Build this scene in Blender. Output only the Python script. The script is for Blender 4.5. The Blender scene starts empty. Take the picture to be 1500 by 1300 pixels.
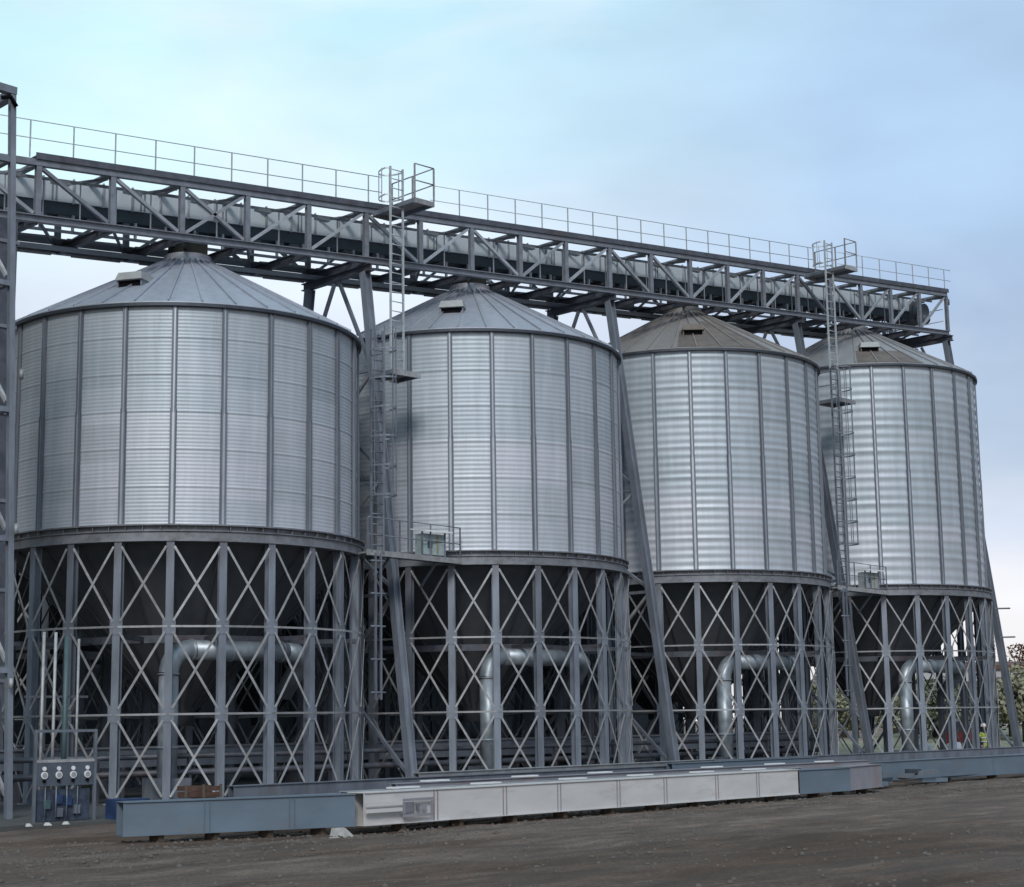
import bpy, math, random
from mathutils import Vector, Matrix, Quaternion, noise
R = math.radians
PI = math.pi
random.seed(11)
scene = bpy.context.scene
COL = scene.collection

# ------------------------------------------------------------------ camera
cd = bpy.data.cameras.new("camera"); cam = bpy.data.objects.new("camera", cd); COL.objects.link(cam)
YAW, PITCH, ROLL = 0.7674, 0.1634, -0.0147
fw = Vector((math.sin(YAW)*math.cos(PITCH), math.cos(YAW)*math.cos(PITCH), math.sin(PITCH)))
rt = Vector((math.cos(YAW), -math.sin(YAW), 0)); up = rt.cross(fw)
r2 = rt*math.cos(ROLL)+up*math.sin(ROLL); u2 = -rt*math.sin(ROLL)+up*math.cos(ROLL)
m = Matrix((r2, u2, -fw)).transposed().to_4x4(); m.translation = Vector((-26.985, -41.743, -5.199))
cam.matrix_world = m
cd.sensor_width = 36; cd.lens = 59.56; cd.clip_start = 0.1; cd.clip_end = 5000
scene.camera = cam
scene.render.resolution_x = 1024; scene.render.resolution_y = 887
scene.view_settings.view_transform = 'Standard'; scene.view_settings.look = 'None'
scene.view_settings.exposure = 0.0; scene.view_settings.gamma = 1

# ------------------------------------------------------------------ world
SUN_EL, SUN_AZ = R(34), R(224)       # azimuth clockwise from +Y
world = bpy.data.worlds.new("World"); scene.world = world; world.use_nodes = True
nt = world.node_tree; N = nt.nodes; L = nt.links
for n in list(N): N.remove(n)
def nd(t, **k):
    n = N.new(t)
    for a, b in k.items(): setattr(n, a, b)
    return n
wo = nd('ShaderNodeOutputWorld'); bg = nd('ShaderNodeBackground'); L.new(bg.outputs[0], wo.inputs[0])
sky = nd('ShaderNodeTexSky', sky_type='NISHITA'); sky.sun_disc = False
sky.sun_elevation = SUN_EL; sky.sun_rotation = SUN_AZ
tc = nd('ShaderNodeTexCoord'); sep = nd('ShaderNodeSeparateXYZ'); L.new(tc.outputs['Generated'], sep.inputs[0])
# soft cloud distortion of the elevation
mp = nd('ShaderNodeMapping'); mp.inputs['Scale'].default_value = (1, 1, 3.2); L.new(tc.outputs['Generated'], mp.inputs[0])
n1 = nd('ShaderNodeTexNoise'); n1.inputs['Scale'].default_value = 2.6; n1.inputs['Detail'].default_value = 4; n1.inputs['Roughness'].default_value = .5
L.new(mp.outputs[0], n1.inputs[0])
def math_(op, a, b=None, c=None, clamp=False):
    n = nd('ShaderNodeMath', operation=op, use_clamp=clamp)
    for i, v in enumerate((a, b, c)):
        if v is None: continue
        if isinstance(v, (int, float)): n.inputs[i].default_value = v
        else: L.new(v, n.inputs[i])
    return n.outputs[0]
dz = math_('MULTIPLY_ADD', math_('SUBTRACT', n1.outputs[0], .5), .16, sep.outputs[2])
def ramp(stops, src):
    r = nd('ShaderNodeValToRGB'); e = r.color_ramp.elements
    while len(e) > 1: e.remove(e[-1])
    e[0].position = stops[0][0]; e[0].color = (*stops[0][1], 1)
    for p, c in stops[1:]:
        x = e.new(p); x.color = (*c, 1)
    r.color_ramp.interpolation = 'EASE'
    L.new(src, r.inputs[0]); return r.outputs[0]
rightc = ramp([(0, (.80, .76, .76)), (.07, (.84, .83, .87)), (.105, (.62, .68, .82)), (.15, (.34, .45, .63)), (.22, (.38, .51, .72)), (.31, (.42, .58, .79)), (.42, (.43, .61, .82)), (.8, (.5, .66, .84))], dz)
leftc = ramp([(0, (.80, .80, .84)), (.10, (.74, .77, .88)), (.20, (.74, .79, .92)), (.27, (.76, .88, .96)), (.34, (.66, .90, .96)), (.46, (.48, .84, .93)), (.8, (.46, .76, .90))], dz)
# azimuth factor: direction dotted with the horizontal direction about 133 degrees east of +Y
dp = nd('ShaderNodeVectorMath', operation='DOT_PRODUCT'); L.new(tc.outputs['Generated'], dp.inputs[0]); dp.inputs[1].default_value = (.72, -.694, 0)
az = math_('MULTIPLY_ADD', dp.outputs['Value'], 2.9, .38)
az = math_('ADD', az, math_('MULTIPLY', math_('SUBTRACT', n1.outputs[0], .5), 1.1), clamp=True)
mx = nd('ShaderNodeMix', data_type='RGBA'); L.new(az, mx.inputs[0]); L.new(leftc, mx.inputs[6]); L.new(rightc, mx.inputs[7])
# soft streaky cloud detail
n2 = nd('ShaderNodeTexNoise'); n2.inputs['Scale'].default_value = 5; n2.inputs['Detail'].default_value = 6; n2.inputs['Roughness'].default_value = .45
L.new(mp.outputs[0], n2.inputs[0])
br = math_('MULTIPLY_ADD', n2.outputs[0], .60, .87)
# unseen sky dimmed north-west and south-east, brightened behind the viewer, to shape silo shading
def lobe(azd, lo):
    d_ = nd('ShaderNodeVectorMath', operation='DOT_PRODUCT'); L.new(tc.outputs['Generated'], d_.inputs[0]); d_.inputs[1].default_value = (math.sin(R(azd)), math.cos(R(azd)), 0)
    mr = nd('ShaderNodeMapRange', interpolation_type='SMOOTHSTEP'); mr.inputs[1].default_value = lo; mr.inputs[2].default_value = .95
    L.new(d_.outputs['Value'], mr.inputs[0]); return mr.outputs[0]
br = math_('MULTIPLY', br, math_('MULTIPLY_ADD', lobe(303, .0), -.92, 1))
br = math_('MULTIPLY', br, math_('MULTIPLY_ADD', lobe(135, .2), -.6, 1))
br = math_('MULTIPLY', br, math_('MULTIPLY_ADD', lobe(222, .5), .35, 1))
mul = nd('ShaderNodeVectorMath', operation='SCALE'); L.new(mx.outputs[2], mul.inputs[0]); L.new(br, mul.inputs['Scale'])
n3_ = nd('ShaderNodeTexNoise'); n3_.inputs['Scale'].default_value = 3.4; n3_.inputs['Detail'].default_value = 5; n3_.inputs['Roughness'].default_value = .5; n3_.inputs['Distortion'].default_value = .6
mp3 = nd('ShaderNodeMapping'); mp3.inputs['Scale'].default_value = (1, 1, 2.2); mp3.inputs['Location'].default_value = (3.1, 1.7, .4); L.new(tc.outputs['Generated'], mp3.inputs[0]); L.new(mp3.outputs[0], n3_.inputs[0])
cl_ = nd('ShaderNodeMapRange', interpolation_type='SMOOTHSTEP'); cl_.inputs[1].default_value = .44; cl_.inputs[2].default_value = .66; cl_.inputs[4].default_value = .62; L.new(n3_.outputs[0], cl_.inputs[0])
mcl = nd('ShaderNodeMix', data_type='RGBA'); L.new(math_('MULTIPLY', cl_.outputs[0], math_('MULTIPLY_ADD', az, -.62, 1)), mcl.inputs[0]); L.new(mx.outputs[2], mcl.inputs[6]); mcl.inputs[7].default_value = (.80, .86, .92, 1)
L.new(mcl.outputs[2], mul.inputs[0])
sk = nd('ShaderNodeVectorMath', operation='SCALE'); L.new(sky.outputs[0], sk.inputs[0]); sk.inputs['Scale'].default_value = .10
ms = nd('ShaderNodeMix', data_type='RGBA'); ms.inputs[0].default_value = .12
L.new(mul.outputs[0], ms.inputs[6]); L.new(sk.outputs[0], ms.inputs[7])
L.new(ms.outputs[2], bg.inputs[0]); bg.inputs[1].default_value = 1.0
# ------------------------------------------------------------------ sun (thin overcast)
sd = bpy.data.lights.new("sun", 'SUN'); sun = bpy.data.objects.new("sun", sd); COL.objects.link(sun)
sd.energy = 1.6; sd.angle = R(14); sd.color = (1.0, .95, .92)
dirv = Vector((math.sin(SUN_AZ)*math.cos(SUN_EL), math.cos(SUN_AZ)*math.cos(SUN_EL), math.sin(SUN_EL)))
sun.rotation_euler = dirv.to_track_quat('Z', 'Y').to_euler()

# ------------------------------------------------------------------ helpers
ZG = -7.2
class MB:
    def __init__(s): s.v = []; s.f = []; s.sm = []
    def face(s, idx, sm=False): s.f.append(idx); s.sm.append(sm)
    def hexa(s, P):
        b = len(s.v); s.v += [tuple(p) for p in P]
        for q in ((0,3,2,1),(4,5,6,7),(0,1,5,4),(1,2,6,5),(2,3,7,6),(3,0,4,7)): s.face([b+i for i in q])
        return s
    def box(s, x0, x1, y0, y1, z0, z1):
        return s.hexa([(x0,y0,z0),(x1,y0,z0),(x1,y1,z0),(x0,y1,z0),(x0,y0,z1),(x1,y0,z1),(x1,y1,z1),(x0,y1,z1)])
    def bar(s, p, q, w, h, upv=(0,0,1)):
        p = Vector(p); q = Vector(q); d = (q-p).normalized(); u = Vector(upv)
        if abs(d.dot(u)) > .98: u = Vector((0,1,0))
        a = d.cross(u).normalized(); b = a.cross(d).normalized()
        a *= w/2; b *= h/2
        return s.hexa([p-a-b, p+a-b, q+a-b, q-a-b, p-a+b, p+a+b, q+a+b, q-a+b])
    def ibeam(s, p, q, w, h, t=.02, upv=(0,0,1)):
        p = Vector(p); q = Vector(q); d = (q-p).normalized(); u = Vector(upv)
        if abs(d.dot(u)) > .98: u = Vector((0,1,0))
        a = d.cross(u).normalized(); b = a.cross(d).normalized()
        o = b*(h/2-t/2)
        s.bar(p+o, q+o, w, t, b); s.bar(p-o, q-o, w, t, b); s.bar(p, q, t, h-2*t-.002, b)
        return s
    def tube(s, pts, r, n=10, caps=True, rr=None):
        pts = [Vector(p) for p in pts]; b = len(s.v); t0 = (pts[1]-pts[0]).normalized()
        x = t0.orthogonal().normalized()
        for i, p in enumerate(pts):
            t = (pts[min(i+1, len(pts)-1)]-pts[max(i-1, 0)]).normalized()
            x = (x - t*x.dot(t)).normalized(); y = t.cross(x); ri = rr[i] if rr else r
            for k in range(n):
                a = 2*PI*k/n; s.v.append(tuple(p+(x*math.cos(a)+y*math.sin(a))*ri))
        for i in range(len(pts)-1):
            for k in range(n):
                k2 = (k+1) % n; s.face([b+i*n+k, b+i*n+k2, b+(i+1)*n+k2, b+(i+1)*n+k], True)
        if caps:
            s.face([b+k for k in range(n)][::-1]); e = b+(len(pts)-1)*n; s.face([e+k for k in range(n)])
        return s
    def lathe(s, prof, n=96, smooth=True, a0=0, a1=2*PI):
        b = len(s.v); full = abs(a1-a0-2*PI) < 1e-6; m_ = n if full else n+1
        for r_, z in prof:
            for k in range(m_):
                a = a0+(a1-a0)*k/n; s.v.append((r_*math.sin(a), -r_*math.cos(a), z))
        for i in range(len(prof)-1):
            for k in range(n):
                k2 = (k+1) % m_; s.face([b+i*m_+k, b+i*m_+k2, b+(i+1)*m_+k2, b+(i+1)*m_+k], smooth)
        return s
    def mesh(s, name, mat):
        me = bpy.data.meshes.new(name); me.from_pydata(s.v, [], s.f)
        me.polygons.foreach_set('use_smooth', s.sm); me.materials.append(mat); me.update(); return me
    def build(s, name, mat, parent=None, loc=None, rz=0):
        return link(name, s.mesh(name, mat), parent, loc, rz)
def link(name, me, parent=None, loc=None, rz=0):
    o = bpy.data.objects.new(name, me); COL.objects.link(o)
    if parent: o.parent = parent
    if loc: o.location = loc
    if rz: o.rotation_euler = (0, 0, rz)
    return o
def thing(name, label, cat, loc=(0,0,0), rz=0, group=None):
    o = bpy.data.objects.new(name, None); COL.objects.link(o); o.location = loc; o.rotation_euler = (0,0,rz)
    return tag(o, label, cat, group)
def tag(o, label, cat, group=None):
    o['label'] = label; o['category'] = cat
    if group: o['group'] = group
    return o

def mat(name, base, rough=.6, metal=0., var=.15, scale=3., stretch=(1,1,1), bump=0., bscale=40, tint=None, tintfac=0., tscale=.8, spec=.5, pervar=0.):
    m_ = bpy.data.materials.new(name); m_.use_nodes = True; t = m_.node_tree; n = t.nodes; l = t.links
    b = n['Principled BSDF']; b.inputs['Metallic'].default_value = metal; b.inputs['Specular IOR Level'].default_value = spec
    base = tuple(base)
    co = n.new('ShaderNodeTexCoord'); mp_ = n.new('ShaderNodeMapping'); mp_.inputs['Scale'].default_value = stretch
    l.new(co.outputs['Object'], mp_.inputs[0])
    no = n.new('ShaderNodeTexNoise'); no.inputs['Scale'].default_value = scale; no.inputs['Detail'].default_value = 6; no.inputs['Roughness'].default_value = .6
    l.new(mp_.outputs[0], no.inputs[0])
    r_ = n.new('ShaderNodeValToRGB'); e = r_.color_ramp.elements
    e[0].position = .3; e[1].position = .7
    e[0].color = (*[c*(1-var) for c in base], 1); e[1].color = (*[min(1, c*(1+var)) for c in base], 1)
    l.new(no.outputs[0], r_.inputs[0]); outc = r_.outputs[0]
    if tint:
        n3 = n.new('ShaderNodeTexNoise'); n3.inputs['Scale'].default_value = tscale; n3.inputs['Detail'].default_value = 8; n3.inputs['Roughness'].default_value = .7
        l.new(mp_.outputs[0], n3.inputs[0])
        r3 = n.new('ShaderNodeValToRGB'); r3.color_ramp.elements[0].position = .52; r3.color_ramp.elements[1].position = .68
        r3.color_ramp.elements[0].color = (0,0,0,1); r3.color_ramp.elements[1].color = (tintfac,)*3+(1,)
        l.new(n3.outputs[0], r3.inputs[0])
        mxx = n.new('ShaderNodeMix'); mxx.data_type = 'RGBA'; l.new(r3.outputs[0], mxx.inputs[0]); l.new(outc, mxx.inputs[6]); mxx.inputs[7].default_value = (*tint, 1)
        outc = mxx.outputs[2]
    if pervar:   # each piece of steel has weathered a little differently
        oi = n.new('ShaderNodeObjectInfo'); mr = n.new('ShaderNodeMapRange'); mr.inputs[3].default_value = 1-pervar; mr.inputs[4].default_value = 1+pervar; l.new(oi.outputs['Random'], mr.inputs[0])
        vs = n.new('ShaderNodeVectorMath'); vs.operation = 'SCALE'; l.new(outc, vs.inputs[0]); l.new(mr.outputs[0], vs.inputs['Scale']); outc = vs.outputs[0]
    l.new(outc, b.inputs['Base Color'])
    rr = n.new('ShaderNodeMapRange'); rr.inputs[3].default_value = max(.05, rough-.1); rr.inputs[4].default_value = min(1, rough+.1)
    l.new(no.outputs[0], rr.inputs[0]); l.new(rr.outputs[0], b.inputs['Roughness'])
    if bump:
        nb = n.new('ShaderNodeTexNoise'); nb.inputs['Scale'].default_value = bscale; nb.inputs['Detail'].default_value = 5; l.new(co.outputs['Object'], nb.inputs[0])
        bp = n.new('ShaderNodeBump'); bp.inputs['Strength'].default_value = bump; bp.inputs['Distance'].default_value = .03
        l.new(nb.outputs[0], bp.inputs['Height']); l.new(bp.outputs[0], b.inputs['Normal'])
    m_['b'] = 1
    return m_

def sheet_mat(name, sectors, tier, base, rough, metal, off=0., split=0):
    """galvanised sheets: every sheet (sector x tier) has its own slight tone, with vertical dirt streaks"""
    m_ = bpy.data.materials.new(name); m_.use_nodes = True; t = m_.node_tree; n = t.nodes; l = t.links
    b = n['Principled BSDF']; b.inputs['Metallic'].default_value = metal
    co = n.new('ShaderNodeTexCoord'); sp = n.new('ShaderNodeSeparateXYZ'); l.new(co.outputs['Object'], sp.inputs[0])
    def M(op, a, b_=None, c=None):
        x = n.new('ShaderNodeMath'); x.operation = op
        for i, v in enumerate((a, b_, c)):
            if v is None: continue
            if isinstance(v, (int, float)): x.inputs[i].default_value = v
            else: l.new(v, x.inputs[i])
        return x.outputs[0]
    ang = M('ARCTAN2', sp.outputs[0], M('MULTIPLY', sp.outputs[1], -1))
    sec = M('FLOOR', M('MULTIPLY_ADD', ang, sectors/(2*PI), .5+off))
    ti = M('FLOOR', M('DIVIDE', sp.outputs[2], tier))
    cb = n.new('ShaderNodeCombineXYZ'); l.new(sec, cb.inputs[0]); l.new(ti, cb.inputs[1])
    wn = n.new('ShaderNodeTexWhiteNoise'); wn.noise_dimensions = '3D'; l.new(cb.outputs[0], wn.inputs[0])
    wt = n.new('ShaderNodeTexWhiteNoise'); wt.noise_dimensions = '1D'; l.new(ti, wt.inputs['W'])
    mp_ = n.new('ShaderNodeMapping'); mp_.inputs['Scale'].default_value = (2.5, 2.5, .22); l.new(co.outputs['Object'], mp_.inputs[0])
    no = n.new('ShaderNodeTexNoise'); no.inputs['Scale'].default_value = 1.6; no.inputs['Detail'].default_value = 7; no.inputs['Roughness'].default_value = .65; l.new(mp_.outputs[0], no.inputs[0])
    ns = n.new('ShaderNodeTexNoise'); ns.inputs['Scale'].default_value = 22; ns.inputs['Detail'].default_value = 3; l.new(co.outputs['Object'], ns.inputs[0])
    val = M('MULTIPLY_ADD', wn.outputs[0], .12, .84)
    val = M('MULTIPLY_ADD', wt.outputs[0], .10, val)
    val = M('ADD', val, M('MULTIPLY', M('SUBTRACT', no.outputs[0], .5), .50))
    val = M('ADD', val, M('MULTIPLY', M('SUBTRACT', ns.outputs[0], .5), .16))
    vm = n.new('ShaderNodeVectorMath'); vm.operation = 'SCALE'; vm.inputs[0].default_value = base; l.new(val, vm.inputs['Scale'])
    outc = vm.outputs[0]
    if split:   # newer, slightly warmer sheets in the lower half; cooler weathered ones above
        lt = M('LESS_THAN', sp.outputs[2], split)
        mxa = n.new('ShaderNodeMix'); mxa.data_type = 'RGBA'; l.new(lt, mxa.inputs[0]); mxa.inputs[6].default_value = (.94,.965,.975,1); mxa.inputs[7].default_value = (1.08,1.055,1.06,1)
        mxb = n.new('ShaderNodeMix'); mxb.data_type = 'RGBA'; mxb.blend_type = 'MULTIPLY'; mxb.inputs[0].default_value = 1; l.new(outc, mxb.inputs[6]); l.new(mxa.outputs[2], mxb.inputs[7])
        hue = n.new('ShaderNodeMix'); hue.data_type = 'RGBA'; hue.blend_type = 'MULTIPLY'; hue.inputs[0].default_value = .2; l.new(mxb.outputs[2], hue.inputs[6])
        hc = n.new('ShaderNodeMix'); hc.data_type = 'RGBA'; l.new(wn.outputs[0], hc.inputs[0]); hc.inputs[6].default_value = (.86,1,1,1); hc.inputs[7].default_value = (1.05,.98,1.03,1); l.new(hc.outputs[2], hue.inputs[7])
        outc = hue.outputs[2]
    l.new(outc, b.inputs['Base Color'])
    l.new(M('MULTIPLY_ADD', wn.outputs[0], .08, rough), b.inputs['Roughness'])
    return m_

WALL = [sheet_mat('galvanised_wall_%d' % q, 24, (.99, 1.16, 1.14, 1.12)[q], (.505,.54,.575), .52, .35, .5, 7.2+(2.98, 3.49, 2.6, 2.4)[q]) for q in range(4)]
ROOF = [sheet_mat('galvanised_roof_%d' % q, 36, 9., ((.46,.49,.55), (.44,.46,.51), (.30,.285,.275), (.36,.365,.375))[q], .5, (.45,.45,.2,.3)[q]) for q in range(4)]
STEEL = mat('galvanised_steel', (.20,.225,.265), .55, .3, .25, 3, (1,1,.35), .1, 60, tint=(.16,.13,.12), tintfac=.45, tscale=1.6, pervar=.22)
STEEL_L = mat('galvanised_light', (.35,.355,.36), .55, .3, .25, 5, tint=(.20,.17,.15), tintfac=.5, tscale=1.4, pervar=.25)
STEEL_D = mat('dark_steel', (.12,.13,.155), .55, .4, .25, 4, tint=(.10,.05,.03), tintfac=.5)
TRUSS = mat('truss_steel', (.27,.29,.325), .5, .45, .2, 4, tint=(.16,.12,.11), tintfac=.4)
TRUSS_L = mat('truss_bracing', (.42,.44,.47), .5, .4, .2, 4, pervar=.2)
STIFF = mat('stiffener_highlight', (.42,.45,.50), .42, .5, .16, 3, (1,1,.3))
STIFF_SHADE = mat('stiffener_shaded', (.17,.19,.22), .6, .3, .2, 3, (1,1,.3))
RING = mat('ring_beam_steel', (.22,.23,.25), .6, .3, .3, 3, tint=(.10,.08,.07), tintfac=.6, tscale=2)
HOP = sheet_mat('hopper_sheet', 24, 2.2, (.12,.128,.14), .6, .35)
TROUGH = mat('conveyor_casing', (.60,.66,.70), .5, .1, .03, 14)
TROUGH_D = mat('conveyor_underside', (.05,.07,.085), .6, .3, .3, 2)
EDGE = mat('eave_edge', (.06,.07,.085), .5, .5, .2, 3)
WHITE = mat('white_paint', (.60,.59,.58), .55, 0, .08, 1.5, (.5,1,2), tint=(.40,.36,.32), tintfac=.5, tscale=2.2)
GREYP = mat('grey_paint', (.135,.18,.225), .5, 0, .14, 1.2, (.6,1,1.6), tint=(.16,.17,.18), tintfac=.5, tscale=1.8)
OFFW = mat('offwhite_paint', (.27,.27,.30), .55, 0, .12, 2, tint=(.25,.16,.12), tintfac=.4)
RUST = mat('rusty_wood', (.075,.04,.028), .85, 0, .4, 6)
RAIL = mat('rail_galvanised', (.52,.56,.58), .5, .3, .15, 5)
WOOD = mat('weathered_wood', (.10,.075,.055), .9, 0, .35, 8, (6,1,1))
BROWN = mat('brown_roof_patch', (.16,.135,.118), .7, .15, .3, 2)
PALE = mat('pale_cover', (.36,.375,.37), .5, .1, .12, 4)
BLACK = mat('black_opening', (.008,.008,.01), .95, 0, .2, 3, spec=.05)
CONC = mat('concrete', (.085,.085,.083), .9, 0, .25, 1.6, bump=.3, bscale=25)
BLUE = mat('blue_sheeting', (.022,.05,.13), .6, 0, .4, 3)
GREEN = mat('green_paint', (.07,.115,.125), .5, .1, .2, 3)
DUCT = mat('duct_steel', (.40,.45,.49), .46, .5, .2, 5, (1,1,.5))
YEL = mat('yellow_vest', (.36,.46,.07), .7, 0, .1, 9)
DKBL = mat('dark_cloth', (.025,.03,.045), .9, 0, .2, 9)
SKIN = mat('skin', (.45,.26,.19), .6, 0, .05, 9)
HELM = mat('white_helmet', (.8,.8,.8), .35, 0, .03, 9)
REDM = mat('dark_red_paint', (.13,.02,.022), .6, 0, .3, 3)
TYRE = mat('tyre_rubber', (.02,.02,.02), .9, 0, .2, 9)

# ------------------------------------------------------------------ ground
def gh(x, y):
    h = (noise.noise(Vector((x*.25, y*.25, 0)))*.05 + noise.noise(Vector((x*.9, y*.9, 3)))*.045 + noise.noise(Vector((x*3.1, y*3.1, 7)))*.022+max(0, noise.noise(Vector((x*1.3, y*1.3, 12))))*.05*math.exp(-((y+16.8-.06*x)/1.6)**2))
    # wheel ruts running past the beams
    h += .02*math.sin((y*.98+x*.04)*2.4+noise.noise(Vector((x*.1, y*.1, 1)))*2)
    return ZG-.02+h
g = MB(); cx, cy = -27, -42; NA, NR = 300, 210
for i in range(NR):
    t = i/(NR-1); r_ = 3+75*(t/.82) if t < .82 else 78*math.exp((t-.82)/.18*math.log(50))
    for k in range(NA):
        a = 2*PI*k/NA; x = cx+r_*math.sin(a); y = cy+r_*math.cos(a)
        g.v.append((x, y, gh(x, y) if r_ < 78 else ZG-.02))
for i in range(NR-1):
    for k in range(NA):
        k2 = (k+1) % NA; g.face([i*NA+k, i*NA+k2, (i+1)*NA+k2, (i+1)*NA+k][::-1], True)
g.v.append((cx, cy, ZG)); c0 = len(g.v)-1
for k in range(NA): g.face([c0, (k+1) % NA, k], True)
gm = bpy.data.materials.new('yard_ground'); gm.use_nodes = True; t = gm.node_tree; n = t.nodes; l = t.links; b = n['Principled BSDF']
co = n.new('ShaderNodeTexCoord')
def tex(scale, detail, stretch, rough=.6, rot=0):
    mp_ = n.new('ShaderNodeMapping'); mp_.inputs['Scale'].default_value = stretch; mp_.inputs['Rotation'].default_value = (0,0,rot); l.new(co.outputs['Object'], mp_.inputs[0])
    x = n.new('ShaderNodeTexNoise'); x.inputs['Scale'].default_value = scale; x.inputs['Detail'].default_value = detail; x.inputs['Roughness'].default_value = rough; l.new(mp_.outputs[0], x.inputs[0]); return x.outputs[0]
def cramp(src, st):
    r_ = n.new('ShaderNodeValToRGB'); e = r_.color_ramp.elements; e[0].position, e[1].position = st[0][0], st[-1][0]; e[0].color = (*st[0][1], 1); e[1].color = (*st[-1][1], 1)
    for p, c in st[1:-1]: q = e.new(p); q.color = (*c, 1)
    l.new(src, r_.inputs[0]); return r_.outputs[0]
def cmix(f, a, b_, mode='MIX'):
    x = n.new('ShaderNodeMix'); x.data_type = 'RGBA'; x.blend_type = mode
    if isinstance(f, float): x.inputs[0].default_value = f
    else: l.new(f, x.inputs[0])
    l.new(a, x.inputs[6]); l.new(b_, x.inputs[7]); return x.outputs[2]
big = tex(.22, 5, (.35, 1, 1), .55); fine = tex(16, 9, (1,1,1), .8); mid = tex(1.3, 7, (.45, 1.4, 1), .65); streak = tex(1.0, 6, (.16, 1.8, 1), .65, R(-5))
base = cramp(mid, [(.3, (.12,.104,.094)), (.5, (.215,.192,.178)), (.70, (.34,.31,.29))])
mud = cramp(mid, [(.3, (.075,.055,.042)), (.7, (.22,.172,.138))])
mask = cramp(big, [(.46, (0,0,0)), (.60, (1,1,1))])
c1 = cmix(mask, base, mud)
c2 = cmix(.75, c1, cramp(streak, [(.34, (.72,.70,.68)), (.52, (1,1,1)), (.68, (1.22,1.20,1.18))]), 'MULTIPLY')
warm = n.new('ShaderNodeRGB'); warm.outputs[0].default_value = (1.14, .985, .87, 1)
c2 = cmix(1.0, c2, warm.outputs[0], 'MULTIPLY')
c3 = cmix(.8, c2, cramp(fine, [(.34, (.5,.5,.5)), (.52, (1,1,1)), (.72, (1.9,1.84,1.75))]), 'MULTIPLY')
l.new(c3, b.inputs['Base Color'])
rg = cramp(mid, [(.3, (.55,)*3), (.6, (.95,)*3)]); l.new(rg, b.inputs['Roughness']); b.inputs['Specular IOR Level'].default_value = .3
bp = n.new('ShaderNodeBump'); bp.inputs['Strength'].default_value = 1; bp.inputs['Distance'].default_value = .10
ad = n.new('ShaderNodeMath'); ad.operation = 'ADD'; l.new(fine, ad.inputs[0]); l.new(mid, ad.inputs[1]); l.new(ad.outputs[0], bp.inputs['Height']); l.new(bp.outputs[0], b.inputs['Normal'])
go = g.build('ground', gm); go['kind'] = 'structure'

sl = MB().box(-11.5, 46, -9.6, 24, ZG-.4, ZG+.10).build('concrete_slab', CONC); sl['kind'] = 'structure'

# loose stones: nobody could count them
st = MB()
def pebble(mb, x, y, z, s):
    b0 = len(mb.v); q = []
    for (a, e) in [(k*60, 0) for k in range(6)]+[(30, 55), (150, 55), (270, 55)]:
        rr = s*random.uniform(.7, 1.2); mb.v.append((x+rr*math.cos(R(a))*math.cos(R(e)), y+rr*math.sin(R(a))*math.cos(R(e)), z+s*.65*math.sin(R(e))+(0 if e else -s*.1)))
    for f in ((0,1,6),(1,2,6),(2,7,6),(2,3,7),(3,4,7),(4,8,7),(4,5,8),(5,0,8),(0,6,8),(6,7,8)): mb.face([b0+i for i in f])
for i in range(6500):
    if i < 4300:
        x = random.uniform(-22, 34); y = random.gauss(-15.9+.05*x, 1.1)-.3
    else:
        d = random.uniform(8, 34)**1; a = R(random.uniform(24, 66)); x = cx+d*math.sin(a); y = cy+d*math.cos(a)
    s = random.choice((.012, .018, .025, .035, .05)) * (1.3 if i < 3400 and random.random() < .15 else 1)
    pebble(st, x, y, gh(x, y)+s*.1, s)
so = st.build('gravel', mat('gravel_stone', (.11,.098,.088), .9, 0, .35, 3)); so['kind'] = 'stuff'; so['label'] = 'loose stones and clods scattered over the dark dirt yard'

# ------------------------------------------------------------------ silos
S = 11.3544; RW = 5.0; RLEG = 5.18
ZE = [5.948, 6.975, 7.995, 8.987]; PH = [8.7, 10.2, 11.8, 12.3]
LAM = [.10, .14, .27, .36]
RH = 2.50
Z0 = -ZG      # local height of the wall's foot
def rot(p, a): c, s = math.cos(a), math.sin(a); return (p[0]*c-p[1]*s, p[0]*s+p[1]*c, p[2])
D15 = R(15)
# shared meshes -------------------------------------------------
zleg = Z0-.42; zb1, zb2, zb0 = Z0-2.624, Z0-4.856, .14
lm = MB(); a_ = .20
lm.box(-a_/2, a_/2, -RLEG-.02, -RLEG, .14, zleg); lm.box(-a_/2, a_/2, -RLEG+.18, -RLEG+.20, .14, zleg); lm.box(-.01, .01, -RLEG+.002, -RLEG+.178, .14, zleg)
lm.box(-.2, .2, -RLEG-.12, -RLEG+.3, .10, .138)
for zz in (zb1, zb2): lm.box(-.17, .17, -RLEG-.034, -RLEG-.022, zz-.2, zz+.2)
ME_LEG = lm.mesh('leg', STEEL)
p0 = (0, -RLEG-.045, 0); p1 = rot(p0, D15)
def lerp(a, b, t): return tuple(a[i]+(b[i]-a[i])*t for i in range(3))
pa, pb = lerp(p0, p1, .075), lerp(p0, p1, .925)
def brace_mesh(zt_, zb_):
    mb = MB(); n_ = (math.sin(D15/2), -math.cos(D15/2), 0)
    q = lambda p, z, o: (p[0]+n_[0]*o, p[1]+n_[1]*o, z)
    mb.bar(q(pa, zt_-.12, 0), q(pb, zb_+.12, 0), .014, .07, n_); mb.bar(q(pb, zt_-.12, .018), q(pa, zb_+.12, .018), .014, .07, n_)
    # bar() puts h along the up vector; rotate section so the flat side faces out
    return mb
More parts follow.
